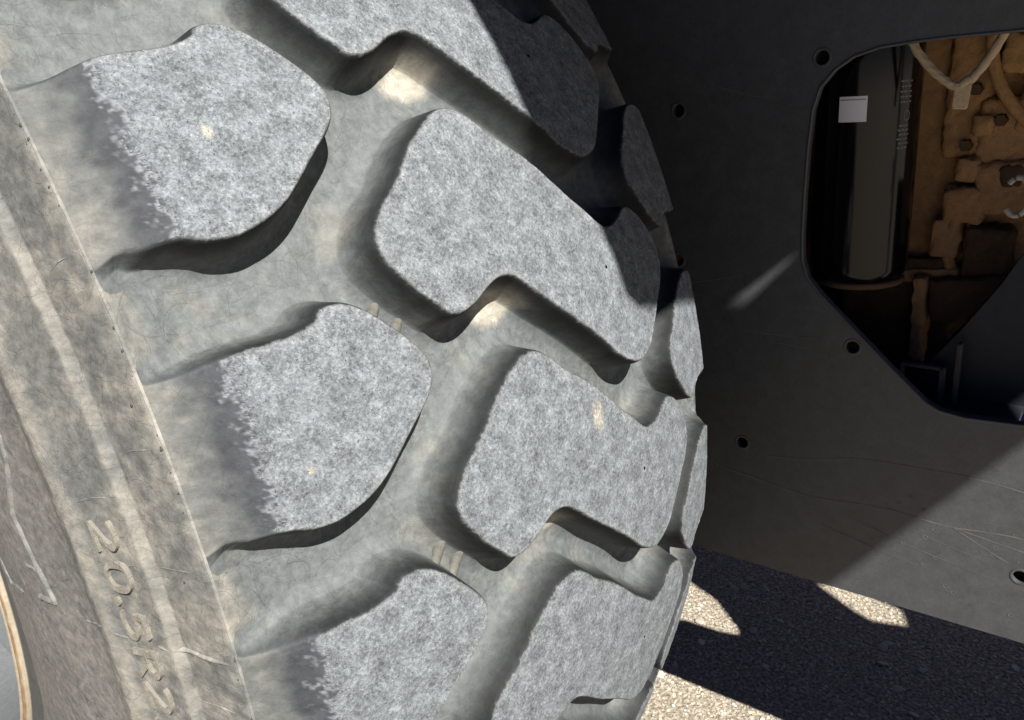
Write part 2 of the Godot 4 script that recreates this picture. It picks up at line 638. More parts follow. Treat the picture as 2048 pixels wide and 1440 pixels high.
func side_x(r: float) -> float:
	# where the outer sidewall lies at this distance from the axle
	var tab := [[0.40, -0.2467], [0.435, -0.2550], [0.465, -0.2605], [0.495, -0.2640], [0.52, -0.2655], [0.54, -0.2655], [0.56, -0.2640], [0.575, -0.2628], [0.59, -0.2630], [0.599, -0.265], [0.605, -0.2655], [0.609, -0.264], [0.6155, -0.261], [0.625, -0.259], [0.638, -0.256], [0.6465, -0.2542], [0.6485, -0.2535], [0.6515, -0.2507], [0.6535, -0.25], [0.664, -0.249], [0.676, -0.2475], [0.69, -0.244]]
	for i in tab.size() - 1:
		if r <= tab[i + 1][0]:
			return lerpf(tab[i][1], tab[i + 1][1], clampf((r - tab[i][0]) / (tab[i + 1][0] - tab[i][0]), 0, 1))
	return -0.244

# a raised bead that follows points (r, angle) on the sidewall
func side_bead(pts: Array, half: float, high: float) -> ArrayMesh:
	var line := PackedVector3Array()
	for i in pts.size() - 1:
		var n := maxi(2, int(Vector2(pts[i + 1][0] - pts[i][0], (pts[i + 1][1] - pts[i][1]) * 0.6).length() / 0.003))
		for s in n:
			var f := float(s) / n
			var r := lerpf(pts[i][0], pts[i + 1][0], f)
			var th := lerpf(pts[i][1], pts[i + 1][1], f)
			line.append(Vector3(side_x(r), r, th))
	line.append(Vector3(side_x(pts[-1][0]), pts[-1][0], pts[-1][1]))
	var nu := 7
	var nv := line.size()
	var pos := PackedVector3Array()
	var col := PackedColorArray()
	var uv := PackedVector2Array()
	for j in nv:
		var p := at_angle(line[j].x, line[j].y, line[j].z)
		var a := line[maxi(j - 1, 0)]
		var b := line[mini(j + 1, nv - 1)]
		var t := (at_angle(b.x, b.y, b.z) - at_angle(a.x, a.y, a.z)).normalized()
		var out := Vector3(-1, 0, 0)
		var across := t.cross(out).normalized()
		var wv := 1.0 + 0.35 * n_fine.get_noise_3dv(p)
		if j == 0 or j == nv - 1:
			wv *= 0.3
		for i in nu:
			var s := (i - 3) / 3.0
			pos.append(p + across * s * half * wv + out * (high * wv * (1.0 - s * s) - 0.0004))
			var c := side_dust(p) * 1.15
			c.a = 1.0
			col.append(c)
			uv.append(Vector2(i * 0.1, j * 0.1))
	return grid_mesh(nu, nv, pos, col, uv, PackedByteArray(), [M.side])

func build_sidewall_marks(w: Node3D) -> void:
	# size lettering raised on the sidewall, read downwards
	var font := SystemFont.new()
	font.font_names = PackedStringArray(["Droid Sans"])
	font.font_weight = 400
	var th := 0.2205
	for ch in ["2", "0", ".", "5", "R", "2", "5"]:
		var tm := TextMesh.new()
		tm.font = font
		tm.text = ch
		tm.font_size = 64
		tm.pixel_size = 0.00041
		tm.depth = 0.0044
		tm.curve_step = 1.0
		var step := 0.0085 if ch == "." else 0.0350
		var mid: float = th - step * 0.5
		th -= step
		var r := 0.6285
		var o := put("raised_letter", tm, letter_material(), w)
		var up := Vector3(0, sin(mid), cos(mid))
		var run := Vector3(0, -cos(mid), sin(mid))
		var lean := (up + Vector3(0.16, 0, 0)).normalized()
		var out := run.cross(lean).normalized()
		o.transform = Transform3D(Basis(run * 1.45, lean * 0.95, out), at_angle(side_x(r) + 0.0002, r, mid))
	# flash lines left by the mould
	put("mould_flash", side_bead([[0.6090, 0.1135], [0.6140, 0.1106], [0.6190, 0.1092]], 0.0011, 0.0010), null, w)
	put("mould_flash", side_bead([[0.5750, 0.1098], [0.5870, 0.1120], [0.6040, 0.1190]], 0.0011, 0.0010), null, w)
	put("mould_flash", side_bead([[0.6373, 0.1075], [0.6475, 0.1045], [0.6589, 0.1049], [0.6687, 0.1032], [0.6799, 0.1027], [0.6896, 0.1016]], 0.0015, 0.0014), null, w)
	put("mould_flash", side_bead([[0.6724, 0.1040], [0.6680, 0.0972]], 0.0010, 0.0008), null, w)
	# edges of a large raised emblem on the lower sidewall
	put("emblem_edge", side_bead([[0.5617, 0.3300], [0.5560, 0.2800], [0.5449, 0.2473], [0.5340, 0.2163], [0.5390, 0.1660], [0.5462, 0.1186], [0.5350, 0.1180], [0.5219, 0.1172]], 0.0024, 0.0020), null, w)
	put("emblem_edge", side_bead([[0.4450, 0.1280], [0.4513, 0.1179], [0.4648, 0.1001], [0.4800, 0.1040], [0.4956, 0.1059]], 0.0016, 0.0014), null, w)
	put("emblem_edge", side_bead([[0.5204, 0.1553], [0.5342, 0.1538], [0.5400, 0.1487]], 0.0014, 0.0012), null, w)
	put("emblem_edge", side_bead([[0.5500, 0.3150], [0.5400, 0.3020], [0.5300, 0.2800]], 0.0018, 0.0016), null, w)
	for a in [[0.640, 0.6885, 0.172], [0.612, 0.6420, 0.176], [0.655, 0.6860, 0.262], [0.615, 0.6480, 0.232], [0.652, 0.6880, 0.058], [0.628, 0.6500, 0.322], [0.660, 0.6890, 0.395], [0.612, 0.6600, 0.455]]:
		put("hairline_flash", side_bead([[a[0], a[2]], [lerpf(a[0], a[1], 0.4), a[2] + 0.003], [a[1], a[2] + 0.001]], 0.0006, 0.0007), null, w)
	# seam where the mould halves met, with nubs of rubber
	var seam := []
	for i in 120:
		seam.append([0.6895, 1.1 - i * 0.0125])
	put("mould_seam", side_bead(seam, 0.0011, 0.0011), null, w)
	var nub := SphereMesh.new()
	nub.radius = 0.0013
	nub.height = 0.0030
	nub.radial_segments = 8
	nub.rings = 4
	for i in 60:
		var a := rng.randf_range(-0.05, 0.95)
		var r := 0.6885 + rng.randfn(0.0, 0.0006)
		if i % 4 == 0:
			r = rng.randf_range(0.55, 0.70)
		var o := put("rubber_nub", nub, M.nub, w)
		o.position = at_angle(side_x(r) - 0.0003, r, a)
		o.scale = Vector3.ONE * rng.randf_range(0.35, 0.8)

func letter_material() -> Material:
	if not M.has("letter"):
		var m: StandardMaterial3D = M.side.duplicate()
		m.vertex_color_use_as_albedo = false
		m.albedo_color = Color(0.30, 0.285, 0.25).linear_to_srgb()
		M.letter = m
		var n: StandardMaterial3D = M.side.duplicate()
		n.vertex_color_use_as_albedo = false
		n.albedo_color = Color(0.09, 0.09, 0.085).linear_to_srgb()
		M.nub = n
	return M.letter

func lathe(prof: Array, nv: int, colour: Callable, mat: Material) -> ArrayMesh:
	var nu := prof.size()
	var pos := PackedVector3Array()
	var col := PackedColorArray()
	var uv := PackedVector2Array()
	for j in nv + 1:
		var th := TAU * j / nv
		for i in nu:
			pos.append(at_angle(prof[i][0], prof[i][1], th))
			col.append(colour.call(pos[-1], prof[i][2]))
			uv.append(Vector2(i, j) * 0.1)
	return grid_mesh(nu, nv + 1, pos, col, uv, PackedByteArray(), [mat], true)

func build_rim(w: Node3D) -> void:
	var shade := func(p: Vector3, k: int) -> Color:
		var n := n_mid.get_noise_3dv(p * 1.5)
		var f := n_fine.get_noise_3dv(p)
		var c := Color(0.060, 0.066, 0.066) * (1.0 + 0.3 * n)
		if k == 1:
			c = Color(0.34, 0.17, 0.045).lerp(Color(0.32, 0.27, 0.18), smoothstep(-0.3, 0.4, n + f * 0.5)) * (1.0 + 0.6 * f + 0.4 * n)
		elif k == 2:
			c = Color(0.14, 0.155, 0.165) * (1.0 + 0.15 * n)
		elif k == 3:
			c = Color(0.07, 0.045, 0.03)
		elif k == 4:
			c = Color(0.42, 0.37, 0.29) * (1.0 + 0.3 * n)
		c.a = 1.0
		return c
	var flange := [[-0.2150, 0.3530, 0], [-0.2290, 0.3530, 0], [-0.2310, 0.3515, 0], [-0.2320, 0.3480, 0], [-0.2322, 0.3420, 0], [-0.2320, 0.3370, 0], [-0.2330, 0.3362, 4], [-0.2352, 0.3352, 4], [-0.2360, 0.3338, 1], [-0.2362, 0.3310, 1], [-0.2358, 0.3286, 1], [-0.2340, 0.3276, 3], [-0.2336, 0.3262, 3], [-0.2352, 0.3250, 4], [-0.2360, 0.3234, 4], [-0.2352, 0.3218, 2], [-0.2330, 0.3190, 2], [-0.2200, 0.3130, 2], [-0.1900, 0.3080, 2], [-0.1500, 0.3060, 2]]
	put("rim_flange", lathe(flange, 240, shade, M.painted), null, w)
	var disc := [[-0.080, 0.060, 2], [-0.082, 0.150, 2], [-0.095, 0.200, 2], [-0.120, 0.260, 2], [-0.150, 0.300, 2], [-0.152, 0.3062, 2]]
	put("rim_disc", lathe(disc, 120, shade, M.painted), null, w)
	var hub := [[-0.100, 0.001, 2], [-0.100, 0.085, 2], [-0.092, 0.095, 2], [-0.060, 0.098, 2]]
	put("hub_cap", lathe(hub, 60, shade, M.painted), null, w)
	var bolt := CylinderMesh.new()
	bolt.top_radius = 0.014
	bolt.bottom_radius = 0.014
	bolt.height = 0.022
	bolt.radial_segments = 6
	for i in 12:
		var o := put("wheel_nut", bolt, M.steel_navy, w)
		o.rotation.z = PI / 2
		o.position = at_angle(-0.092, 0.155, i * TAU / 12.0)

# ==================================================================== ground
func build_ground() -> void:
	var nz := FastNoiseLite.new()
	nz.seed = 77
	nz.frequency = 0.09
	nz.fractal_octaves = 4
	nz.fractal_gain = 0.7
	var im := nz.get_seamless_image(512, 512)
	im.convert(Image.FORMAT_RGB8)
	for y in 512:
		for x in 512:
			var v := clampf(0.80 + (im.get_pixel(x, y).r - 0.5) * 0.7 + rng.randfn(0, 0.05), 0.2, 1.0)
			im.set_pixel(x, y, Color(v, v * 0.985, v * 0.96))
	var m := StandardMaterial3D.new()
	m.albedo_color = Color(0.39, 0.358, 0.30).linear_to_srgb()
	m.albedo_texture = image_texture(im)
	m.uv1_triplanar = true
	m.uv1_scale = Vector3(2.3, 2.3, 2.3)
	m.roughness = 0.95
	m.heightmap_enabled = true
	m.heightmap_texture = m.albedo_texture
	m.heightmap_scale = 0.3
	var pl := PlaneMesh.new()
	pl.size = Vector2(240, 240)
	var g := put("ground", pl, m, self)
	g.set_meta("kind", "structure")
	g.set_meta("label", "sunlit pale gravelly asphalt yard under the machine")
	# loose and embedded stones near the wheel
	var st := SurfaceTool.new()
	var s := SphereMesh.new()
	s.radius = 0.5
	s.height = 0.8
	s.radial_segments = 6
	s.rings = 3
	st.append_from(s, 0, Transform3D.IDENTITY)
	var stone := st.commit()
	var mm := MultiMesh.new()
	mm.transform_format = MultiMesh.TRANSFORM_3D
	mm.use_colors = true
	mm.mesh = stone
	mm.instance_count = 36000
	for i in mm.instance_count:
		var z := rng.randf_range(0.05, 1.35)
		var x := rng.randf_range(0.30, 1.45)
		var d := 0.0020 + 0.0055 * pow(rng.randf(), 2.2)
		if i % 240 == 0:
			d = rng.randf_range(0.012, 0.020)
		var b := Basis(Vector3.UP, rng.randf() * TAU) * Basis(Vector3.RIGHT, rng.randfn(0, 0.25))
		b = b.scaled_local(Vector3(d * rng.randf_range(0.8, 1.3), d * rng.randf_range(0.18, 0.36), d))
		mm.set_instance_transform(i, Transform3D(b, Vector3(x, d * 0.08, z)))
		var v := 0.75 + 0.4 * rng.randf() if rng.randf() < 0.85 else 0.4 + 0.3 * rng.randf()
		mm.set_instance_color(i, Color(0.40 * v, 0.367 * v, 0.31 * v))
	var sm := StandardMaterial3D.new()
	sm.vertex_color_use_as_albedo = true
	sm.roughness = 0.9
	var mi := MultiMeshInstance3D.new()
	mi.name = "gravel"
	mi.multimesh = mm
	mi.material_override = sm
	add_child(mi)
	mi.set_meta("kind", "stuff")
	mi.set_meta("label", "small pale stones bedded in the asphalt")
	mi.set_meta("category", "gravel")

# ==================================================================== machine body
func plate(called: String, outer: PackedVector2Array, holes: Array, thick: float, parent: Node3D) -> CSGCombiner3D:
	var c := CSGCombiner3D.new()
	c.name = called
	parent.add_child(c, true)
	var p := CSGPolygon3D.new()
	p.name = "sheet"
	p.polygon = outer
	p.depth = thick
	p.material = M.black_paint
	c.add_child(p, true)
	for h in holes:
		var q := CSGPolygon3D.new()
		q.name = "cut_out"
		q.operation = CSGShape3D.OPERATION_SUBTRACTION
		q.polygon = h
		q.depth = thick + 0.02
		q.position.z = 0.01
		q.material = M.black_paint
		c.add_child(q, true)
	return c

func circle(at: Vector2, r: float, n := 20) -> PackedVector2Array:
	var p := PackedVector2Array()
	for i in n:
		p.append(at + Vector2.from_angle(TAU * i / n) * r)
	return p

func build_machine() -> void:
	var body := thing("earthmover", "black steel side plate and unseen overhang of the machine beside the tyre", "machine", Vector3.ZERO)
	# side plate: drawn in (z, y); its window shows the works inside
	var win := []
	for a in [[1255, 1026], [1080, 1026], [898, 1025], [844, 1024.5], [820, 1023.5], [788, 1021], [766, 1015], [749, 1004], [736, 989], [730, 969], [727, 931], [725.5, 892], [725, 847], [726, 821], [732, 803], [746, 786], [777, 756], [818, 717], [852, 686], [866, 679], [889, 676], [937, 678], [1030, 690], [1085, 712], [1160, 718], [1215, 738], [1250, 785], [1290, 905]]:
		win.append(Vector2(a[0] * 0.001, a[1] * 0.001))
	var holes := [PackedVector2Array(win)]
	var sun_opening := PackedVector2Array([Vector2(1.701, 1.185), Vector2(1.694, 1.085), Vector2(1.705, 1.055), Vector2(1.80, 1.09), Vector2(1.871, 1.191), Vector2(1.80, 1.24)])  # unseen opening, shaped to let a patch of sun reach the ground
	holes.append(sun_opening)
	var bolts := [[0.589, 0.974], [0.737, 1.016], [0.587, 0.812], [0.781, 0.734], [0.666, 0.601], [0.952, 0.518]]
	for b in bolts:
		holes.append(circle(Vector2(b[0], b[1]), 0.0065))
	var outer := PackedVector2Array([Vector2(-1.0, 0.443), Vector2(2.7, 0.443), Vector2(2.7, 1.62), Vector2(-1.0, 1.62)])
	var sp := plate("side_plate", outer, holes, 0.012, body)
	# local x -> world z, local y -> world y, local z -> world -x
	sp.transform = Transform3D(Basis(Vector3(0, 0, 1), Vector3(0, 1, 0), Vector3(-1, 0, 0)), Vector3(PANEL_X, 0, 0))
	for i in bolts.size():
		var b = bolts[i]
		var cup := CylinderMesh.new()
		cup.top_radius = 0.0064
		cup.bottom_radius = 0.0064
		cup.height = 0.006
		cup.radial_segments = 18
		var o := put("bolt_hole", cup, M.rust if i == 2 else M.hole, sp)
		o.position = Vector3(b[0], b[1], -0.010)
		o.rotation.x = PI / 2
		var ring := TorusMesh.new()
		ring.inner_radius = 0.0064
		ring.outer_radius = 0.0092
		ring.rings = 24
		ring.ring_segments = 8
		var q := put("hole_lip", ring, M.black_paint, sp)
		q.position = Vector3(b[0], b[1], 0.0002)
		q.rotation.x = PI / 2
		q.scale = Vector3(1, 0.25, 1)
	# scratches in the paint
	var lines := [
		[[620, 570], [645, 563], [688, 558], [725, 553], [762, 552], [795, 556], [829, 558], [863, 556], [889, 555], [922, 559], [951, 560], [990, 558]],
		[[687, 590], [733, 595], [796, 610], [849, 613], [899, 614], [945, 610], [990, 602]],
		[[889, 555], [915, 542], [947, 527]], [[889, 555], [930, 549], [965, 544], [990, 538]],
		[[661, 738], [706, 737], [753, 738]], [[690, 729], [750, 725]],
		[[790, 538], [840, 524], [890, 514], [935, 507]], [[850, 541], [890, 532], [930, 524]], [[760, 520], [820, 507], [870, 500]], [[600, 786], [630, 792], [670, 801]], [[620, 1000], [670, 985], [700, 982]]]
	for i in lines.size():
		var o := put("paint_scratch", ribbon(lines[i], 0.0008 if i < 4 else 0.0005), M.scratch, sp)
		o.position.z = 0.0003
	# dried droplets
	for i in 34:
		var t := TorusMesh.new()
		t.outer_radius = rng.randf_range(0.0016, 0.0030)
		t.inner_radius = t.outer_radius * 0.72
		t.rings = 14
		t.ring_segments = 5
		var o := put("dried_droplet", t, M.scratch, sp)
		o.position = Vector3(rng.randf_range(0.80, 1.0), rng.randf_range(0.458, 0.58), 0.0002)
		o.rotation.x = PI / 2
		o.scale = Vector3(1, 0.25, rng.randf_range(0.5, 1.0))
	# a lip of dusty steel round the window
	var lip := PackedVector3Array()
	for v in win:
		lip.append(Vector3(v.x, v.y, -0.0003))
	lip.append(lip[0])
	put("window_lip", tube(lip, 0.0016, 8), M.black_paint, sp)
	# unseen overhang, shaped to shade wheel and plate; slot added for a sun streak
	var y := 0.90 + WHEEL_Y
	var overhang_edge := PackedVector2Array([Vector2(-0.60, 0.419)])
	for a in [[-0.245, -0.60], [-0.248, 0.80], [-0.261, 1.154], [-0.277, 1.211], [-0.292, 1.255], [-0.291, 1.336], [-0.297, 1.373], [-0.308, 1.408], [-0.300, 1.422], [-0.269, 1.428], [-0.180, 1.434], [-0.165, 1.50], [-0.22, 1.62], [-0.30, 1.75], [-0.34, 1.925], [-0.179, 1.868], [-0.118, 1.847], [-0.067, 1.829], [0.419, 1.66]]:
		overhang_edge.append(Vector2(a[1], a[0]))
	var slot := PackedVector2Array([Vector2(1.435, -0.012), Vector2(1.457, -0.012), Vector2(1.4555, 0.018), Vector2(1.4480, 0.018)])
	var fo := plate("shading_overhang", overhang_edge, [slot], 0.004, body)
	# local x -> world z, local y -> world x, local z -> world y
	fo.transform = Transform3D(Basis(Vector3(0, 0, 1), Vector3(1, 0, 0), Vector3(0, 1, 0)), Vector3(0, y, 0))
	# deck and far side plate, unseen, added to keep sky light out; axle
	var shade_deck := BoxMesh.new()
	shade_deck.size = Vector3(1.18, 0.012, 2.2)
	put("shade_deck", shade_deck, M.black_paint, body).position = Vector3(1.027, 1.600, 0.50)
	var far := BoxMesh.new()
	far.size = Vector3(0.012, 1.10, 3.6)
	put("far_shade_plate", far, M.black_paint, body).position = Vector3(1.62, 1.05, 0.6)
	var axle := CylinderMesh.new()
	axle.top_radius = 0.11
	axle.bottom_radius = 0.11
	axle.height = 0.75
	var ax := put("axle_housing", axle, M.steel_navy, body)
	ax.rotation.z = PI / 2
	ax.position = Vector3(0.31, WHEEL_Y, 0)

func ribbon(pts: Array, half: float) -> ArrayMesh:
	var st := SurfaceTool.new()
	st.begin(Mesh.PRIMITIVE_TRIANGLES)
	var c := []
	for i in pts.size() - 1:
		for s in 4:
			var a := Vector2(pts[i][0], pts[i][1])
			var b := Vector2(pts[i + 1][0], pts[i + 1][1])
			var p0 := Vector2(pts[maxi(i - 1, 0)][0], pts[maxi(i - 1, 0)][1])
			var p3 := Vector2(pts[mini(i + 2, pts.size() - 1)][0], pts[mini(i + 2, pts.size() - 1)][1])
			c.append(a.cubic_interpolate(b, p0, p3, s / 4.0) * 0.001)
	for i in c.size() - 1:
		var t: Vector2 = (c[i + 1] - c[i]).normalized().orthogonal()
		var w0 := half * (0.4 + 0.6 * absf(sin(i * 0.7))) * minf(1.0, 0.3 + i * 0.2)
		var w1 := half * (0.4 + 0.6 * absf(sin((i + 1) * 0.7))) * minf(1.0, 0.3 + (c.size() - i) * 0.2)
		var q := [c[i] + t * w0, c[i] - t * w0, c[i + 1] + t * w1, c[i + 1] - t * w1]
		for k in [0, 1, 2, 1, 3, 2]:
			st.set_normal(Vector3(0, 0, 1))
			st.add_vertex(Vector3(q[k].x, q[k].y, 0))
	return st.commit()

func tube(path: PackedVector3Array, r: float, sides: int, twist := 0.0) -> ArrayMesh:
	var nu := sides + 1
	var nv := path.size()
	var pos := PackedVector3Array()
	var col := PackedColorArray()
	var uv := PackedVector2Array()
	for j in nv:
		var t := (path[mini(j + 1, nv - 1)] - path[maxi(j - 1, 0)]).normalized()
		var a := t.cross(Vector3(0.3, 0.1, 0.95)).normalized()
		if absf(t.z) > 0.9:
			a = t.cross(Vector3.UP).normalized()
		var b := t.cross(a)
		for i in nu:
			var w := TAU * i / sides
			var rr := r * (1.0 + (0.10 * sin(w * 3.0 + j * twist) if twist > 0.0 else 0.0))
			pos.append(path[j] + (a * cos(w) + b * sin(w)) * rr)
			col.append(Color.WHITE)
			uv.append(Vector2(i, j))
	return grid_mesh(nu, nv, pos, col, uv, PackedByteArray(), [M.black_paint])

func spline(pts: Array, per: int) -> PackedVector3Array:
	var out := PackedVector3Array()
	var n := pts.size()
	for i in n - 1:
		for s in per:
			out.append(pts[i].cubic_interpolate(pts[i + 1], pts[maxi(i - 1, 0)], pts[mini(i + 2, n - 1)], float(s) / per))
	out.append(pts[n - 1])
	return out

# ==================================================================== behind the window
func arc_patch(r: float, y0: float, y1: float, a0: float, a1: float) -> ArrayMesh:
	var pos := PackedVector3Array()
	var col := PackedColorArray()
	var uv := PackedVector2Array()
	for j in 2:
		for i in 9:
			var a := lerpf(a0, a1, i / 8.0)
			pos.append(Vector3(-cos(a) * r, y0 if j == 0 else y1, sin(a) * r))
			col.append(Color.WHITE)
			uv.append(Vector2(i, j))
	return grid_mesh(9, 2, pos, col, uv, PackedByteArray(), [M.print])

func rough_box(size: Vector3, cut := 0.006) -> ArrayMesh:
	# a box with its edges chamfered
	var c := PackedVector2Array()
	var hx := size.x / 2
	var hy := size.y / 2
	for p in [[-1, -1], [1, -1], [1, 1], [-1, 1]]:
		var v := Vector2(p[0] * hx, p[1] * hy)
		var a := Vector2(-p[0] * cut, 0)
		var b := Vector2(0, -p[1] * cut)
		if p[0] * p[1] > 0:
			c.append(v + b)
			c.append(v + a)
		else:
			c.append(v + a)
			c.append(v + b)
	var st := SurfaceTool.new()
	st.begin(Mesh.PRIMITIVE_TRIANGLES)
	st.set_smooth_group(-1)
	var z := [-size.z / 2, -size.z / 2 + cut, size.z / 2 - cut, size.z / 2]
	var k := [1.0 - 2.0 * cut / maxf(size.x, 0.02), 1.0, 1.0, 1.0 - 2.0 * cut / maxf(size.x, 0.02)]
	var n := c.size()
	for l in 3:
		for i in n:
			var a := c[i]
			var b := c[(i + 1) % n]
			var v := [Vector3(a.x * k[l], a.y * k[l], z[l]), Vector3(b.x * k[l], b.y * k[l], z[l]), Vector3(a.x * k[l + 1], a.y * k[l + 1], z[l + 1]), Vector3(b.x * k[l + 1], b.y * k[l + 1], z[l + 1])]
			for t in [0, 2, 1, 1, 2, 3]:
				st.add_vertex(v[t])
	for e in [0, 3]:
		for i in range(1, n - 1):
			var tri := [c[0], c[i], c[i + 1]] if e == 0 else [c[0], c[i + 1], c[i]]
			for p in tri:
				st.add_vertex(Vector3(p.x * k[e], p.y * k[e], z[e]))
	st.generate_normals()
	return st.commit()

# a rounded, lumpy box: something caked in dried mud
func lumpy_box(size: Vector3, cut: float, amp: float) -> ArrayMesh:
	var bm := BoxMesh.new()
	bm.size = size
	bm.subdivide_width = clampi(int(size.x / 0.005), 1, 40)
	bm.subdivide_height = clampi(int(size.y / 0.005), 1, 60)
	bm.subdivide_depth = clampi(int(size.z / 0.005), 1, 60)
	var arr := bm.get_mesh_arrays()
	var v: PackedVector3Array = arr[Mesh.ARRAY_VERTEX]
	var inner := size * 0.5 - Vector3.ONE * cut
	var off := Vector3(rng.randf(), rng.randf(), rng.randf()) * 3.0
	for i in v.size():
		var c := v[i].clamp(-inner, inner)
		var d := (v[i] - c).normalized()
		var p := c + d * cut
		v[i] = p + d * amp * (n_mid.get_noise_3dv(p + off) * 1.5 + 0.5 * n_fine.get_noise_3dv(p + off))
	var st := SurfaceTool.new()
	st.begin(Mesh.PRIMITIVE_TRIANGLES)
	st.set_smooth_group(0)
	for i in arr[Mesh.ARRAY_INDEX]:
		st.add_vertex(v[i])
	st.generate_normals()
	return st.commit()

# a (z, y) outline drawn out along x
func extrude(poly: PackedVector2Array, x0: float, x1: float) -> ArrayMesh:
	var st := SurfaceTool.new()
	st.begin(Mesh.PRIMITIVE_TRIANGLES)
	st.set_smooth_group(-1)
	if Geometry2D.is_polygon_clockwise(poly):
		poly.reverse()
	var n := poly.size()
	var tri := Geometry2D.triangulate_polygon(poly)
	for i in range(0, tri.size(), 3):
		for k in [0, 1, 2]:
			var p := poly[tri[i + k]]
			st.add_vertex(Vector3(x0, p.y, p.x))
		for k in [0, 2, 1]:
			var p := poly[tri[i + k]]
			st.add_vertex(Vector3(x1, p.y, p.x))
	for i in n:
		var a := poly[i]
		var b := poly[(i + 1) % n]
		var v := [Vector3(x0, a.y, a.x), Vector3(x0, b.y, b.x), Vector3(x1, a.y, a.x), Vector3(x1, b.y, b.x)]
		for k in [0, 2, 1, 1, 2, 3]:
			st.add_vertex(v[k])
	st.generate_normals()
	return st.commit()

func build_inside() -> void:
	# black canister with labels
	var can := thing("filter_canister", "glossy black upright canister with a white label behind the plate window", "canister", Vector3(0.50, 0.783, 0.760))
	var R := 0.049
	var prof := PackedVector2Array([Vector2(0.0, 0.0), Vector2(0.030, 0.001), Vector2(0.040, 0.004), Vector2(0.046, 0.010), Vector2(R, 0.020), Vector2(R, 0.26), Vector2(R - 0.003, 0.268), Vector2(0.02, 0.275)])
	can.add_child(lathe_y("shell", prof, 48, M.black_gloss))
	put("base_ring", ring_mesh(0.040, 0.0475), M.mud_dark, can).position.y = 0.0045
	put("white_label", arc_patch(R + 0.0004, 0.171, 0.195, -0.30, 0.24), M.white_label, can)
	var rows := [[0.186, 0.205, 5], [0.143, 0.164, 6]]
	for g in rows:
		for i in g[2]:
			var y: float = lerpf(g[1], g[0], i / float(g[2] - 1))
			var a := 0.84 + 0.05 * rng.randf()
			while a < 1.10:
				var b := minf(a + rng.randf_range(0.03, 0.09), 1.13)
				put("print_line", arc_patch(R + 0.0003, y, y + 0.0014, a, b), M.print, can)
				a = b + 0.018
	put("label_line", arc_patch(R + 0.0008, 0.1915, 0.1923, -0.27, 0.21), M.print, can)
	var em := TorusMesh.new()
	em.inner_radius = 0.0040
	em.outer_radius = 0.0050
	em.rings = 20
	em.ring_segments = 6
	var e := put("round_print", em, M.print, can)
	e.position = Vector3(-cos(1.05) * R, 0.174, sin(1.05) * R)
	e.basis = Basis(Vector3(0, 1, 0), Vector3(-cos(1.05), 0, sin(1.05)), Vector3(sin(1.05), 0, cos(1.05))).orthonormalized()
	e.scale = Vector3(1, 0.12, 0.8)
	# dangling cord with a tag
	var cord := thing("hanging_cord", "dusty tan cord hanging in a V with a small tan tag inside the window", "cord", Vector3(0.41, 0.98, 0.86))
	var o := Vector3(0.45, 0.98, 0.85)
	cord.position = o
	var pts := [Vector3(0.450, 1.050, 0.800), Vector3(0.45, 1.023, 0.808), Vector3(0.45, 1.004, 0.821), Vector3(0.45, 0.990, 0.835), Vector3(0.45, 0.982, 0.848), Vector3(0.451, 0.985, 0.856), Vector3(0.452, 1.002, 0.869), Vector3(0.452, 1.026, 0.881), Vector3(0.454, 1.055, 0.888)]
	for i in pts.size():
		pts[i] -= o
	var tb := put("cord_strand", tube(spline(pts, 10), 0.0039, 9, 1.1), M.rope, cord)
	tb.material_override = M.rope
	var tg := put("tag", rough_box(Vector3(0.0035, 0.023, 0.0125), 0.0012), M.tag, cord)
	tg.position = Vector3(-0.002, -0.006, 0.003)
	tg.rotation.x = 0.08
	var kn := put("knot", capsule_bar(0.0042, 0.013), M.rope, cord)
	kn.position = Vector3(-0.001, 0.0055, 0.0045)
	kn.rotation.x = 0.9
	# works caked in dry mud
	var blk := thing("mud_caked_block", "valve block and brackets caked in brown dried mud inside the window", "machinery", Vector3(0.60, 0.85, 0.88))
	var parts := [
		[0.638, 0.88, 0.93, 0.05, 0.42, 0.36, "back_plate", "mud"], [0.68, 0.83, 0.66, 0.03, 0.52, 0.26, "back_plate", "mud_dark"], [0.60, 0.72, 0.78, 0.02, 0.14, 0.12, "gusset", "mud_dark"], [0.57, 0.85, 0.672, 0.24, 0.50, 0.012, "reflection_baffle", "mud_dark"],  # last plate is added to keep a bright reflection off the canister
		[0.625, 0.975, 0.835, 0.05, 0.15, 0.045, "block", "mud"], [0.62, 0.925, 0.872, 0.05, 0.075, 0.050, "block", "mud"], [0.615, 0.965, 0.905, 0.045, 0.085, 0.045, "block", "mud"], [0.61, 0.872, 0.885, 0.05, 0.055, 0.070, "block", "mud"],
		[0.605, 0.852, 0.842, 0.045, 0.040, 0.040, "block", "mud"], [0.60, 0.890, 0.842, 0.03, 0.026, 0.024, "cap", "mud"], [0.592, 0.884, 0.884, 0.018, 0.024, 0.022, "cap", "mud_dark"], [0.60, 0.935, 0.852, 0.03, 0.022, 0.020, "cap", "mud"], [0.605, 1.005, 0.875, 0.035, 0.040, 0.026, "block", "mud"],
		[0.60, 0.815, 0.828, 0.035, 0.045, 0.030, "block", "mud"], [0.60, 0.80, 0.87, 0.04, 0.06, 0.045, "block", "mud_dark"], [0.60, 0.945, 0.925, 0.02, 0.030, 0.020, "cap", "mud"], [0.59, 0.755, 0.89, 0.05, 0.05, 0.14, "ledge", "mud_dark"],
		[0.60, 0.772, 0.805, 0.03, 0.014, 0.080, "shelf", "mud"], [0.585, 0.725, 0.812, 0.045, 0.10, 0.014, "strut", "mud"]]
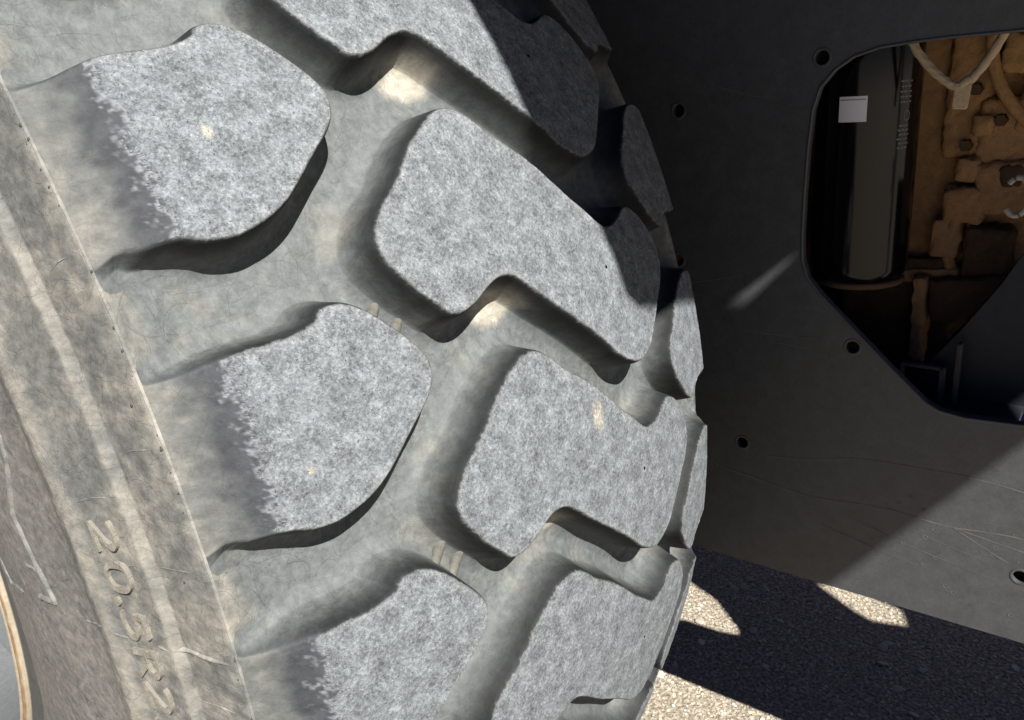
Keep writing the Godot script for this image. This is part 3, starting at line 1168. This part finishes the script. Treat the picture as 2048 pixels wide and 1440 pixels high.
	for a in parts:
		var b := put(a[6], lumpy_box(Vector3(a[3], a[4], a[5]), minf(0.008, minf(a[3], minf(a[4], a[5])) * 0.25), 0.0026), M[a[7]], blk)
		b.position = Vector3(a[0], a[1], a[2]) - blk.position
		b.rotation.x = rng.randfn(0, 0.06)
	# hoses and fittings half buried in the mud
	for run in [[Vector3(0.592, 1.05, 0.850), Vector3(0.588, 0.990, 0.858), Vector3(0.590, 0.945, 0.885), Vector3(0.598, 0.915, 0.925), Vector3(0.60, 0.90, 0.97)], [Vector3(0.600, 1.05, 0.905), Vector3(0.592, 1.000, 0.912), Vector3(0.596, 0.955, 0.945), Vector3(0.60, 0.93, 0.99)], [Vector3(0.600, 0.870, 0.826), Vector3(0.588, 0.840, 0.836), Vector3(0.590, 0.800, 0.832), Vector3(0.60, 0.765, 0.840)]]:
		var line := []
		for v in run:
			line.append(v - blk.position)
		put("hose", tube(spline(line, 8), 0.0062, 10), null, blk).material_override = M.mud
	var nut := CylinderMesh.new()
	nut.top_radius = 0.0062
	nut.bottom_radius = 0.0070
	nut.height = 0.009
	nut.radial_segments = 6
	for a in [[0.972, 0.842], [0.915, 0.838], [0.940, 0.868], [0.902, 0.905], [0.862, 0.905], [0.985, 0.935]]:
		var o2 := put("nut", nut, M.mud_dark, blk)
		o2.position = Vector3(0.592, a[0], a[1]) - blk.position
		o2.rotation.z = PI / 2
	# dark lower housing
	var hs := thing("dark_housing", "dark blue-black sloping housing in the lower right of the window", "housing", Vector3(0.52, 0.62, 0.95))
	var poly := PackedVector2Array()
	for a in [[0.83, 0.67], [0.945, 0.66], [0.945, 0.875], [0.918, 0.836], [0.897, 0.792], [0.866, 0.740], [0.842, 0.705]]:
		poly.append(Vector2(a[0] - 0.95, a[1] - 0.62))
	put("shell", extrude(poly, -0.028, 0.02), M.steel_navy, hs)
	var floor_plate := put("floor_plate", rough_box(Vector3(0.26, 0.008, 0.30), 0.002), M.steel_navy, hs)
	floor_plate.position = Vector3(0.06, 0.045, -0.17)
	# small open bracket
	var br := thing("frame_bracket", "small grey square frame bracket at the bottom corner of the window", "bracket", Vector3(0.476, 0.686, 0.838))
	for a in [[0, 0.018, 0, 0.010, 0.004, 0.040], [0, 0, -0.020, 0.010, 0.040, 0.004], [0, 0, 0.019, 0.010, 0.040, 0.006], [0, 0.01, 0.032, 0.012, 0.075, 0.005]]:
		put("bar", rough_box(Vector3(a[3], a[4], a[5]), 0.001), M.bracket, br).position = Vector3(a[0], a[1], a[2])
	# pale hose clip at the right edge
	var cl := thing("hose_clip", "pale looped hose clip at the right edge of the window", "clip", Vector3(0.45, 0.885, 0.905))
	var loop := []
	for i in 9:
		var w := -2.4 + i * 0.6
		loop.append(Vector3(0, 0.017 * sin(w), 0.010 * cos(w)))
	put("loop", tube(spline(loop, 5), 0.0028, 8), null, cl).material_override = M.clip

func ring_mesh(inner: float, outer: float) -> TorusMesh:
	var t := TorusMesh.new()
	t.inner_radius = inner
	t.outer_radius = outer
	t.rings = 40
	t.ring_segments = 8
	return t

func lathe_y(called: String, prof: PackedVector2Array, n: int, mat: Material) -> MeshInstance3D:
	var pos := PackedVector3Array()
	var col := PackedColorArray()
	var uv := PackedVector2Array()
	for j in n + 1:
		var a := TAU * j / n
		for p in prof:
			pos.append(Vector3(p.x * cos(a), p.y, p.x * sin(a)))
			col.append(Color.WHITE)
			uv.append(Vector2(p.y, j))
	var o := MeshInstance3D.new()
	o.name = called
	o.mesh = grid_mesh(prof.size(), n + 1, pos, col, uv, PackedByteArray(), [mat], true)
	return o
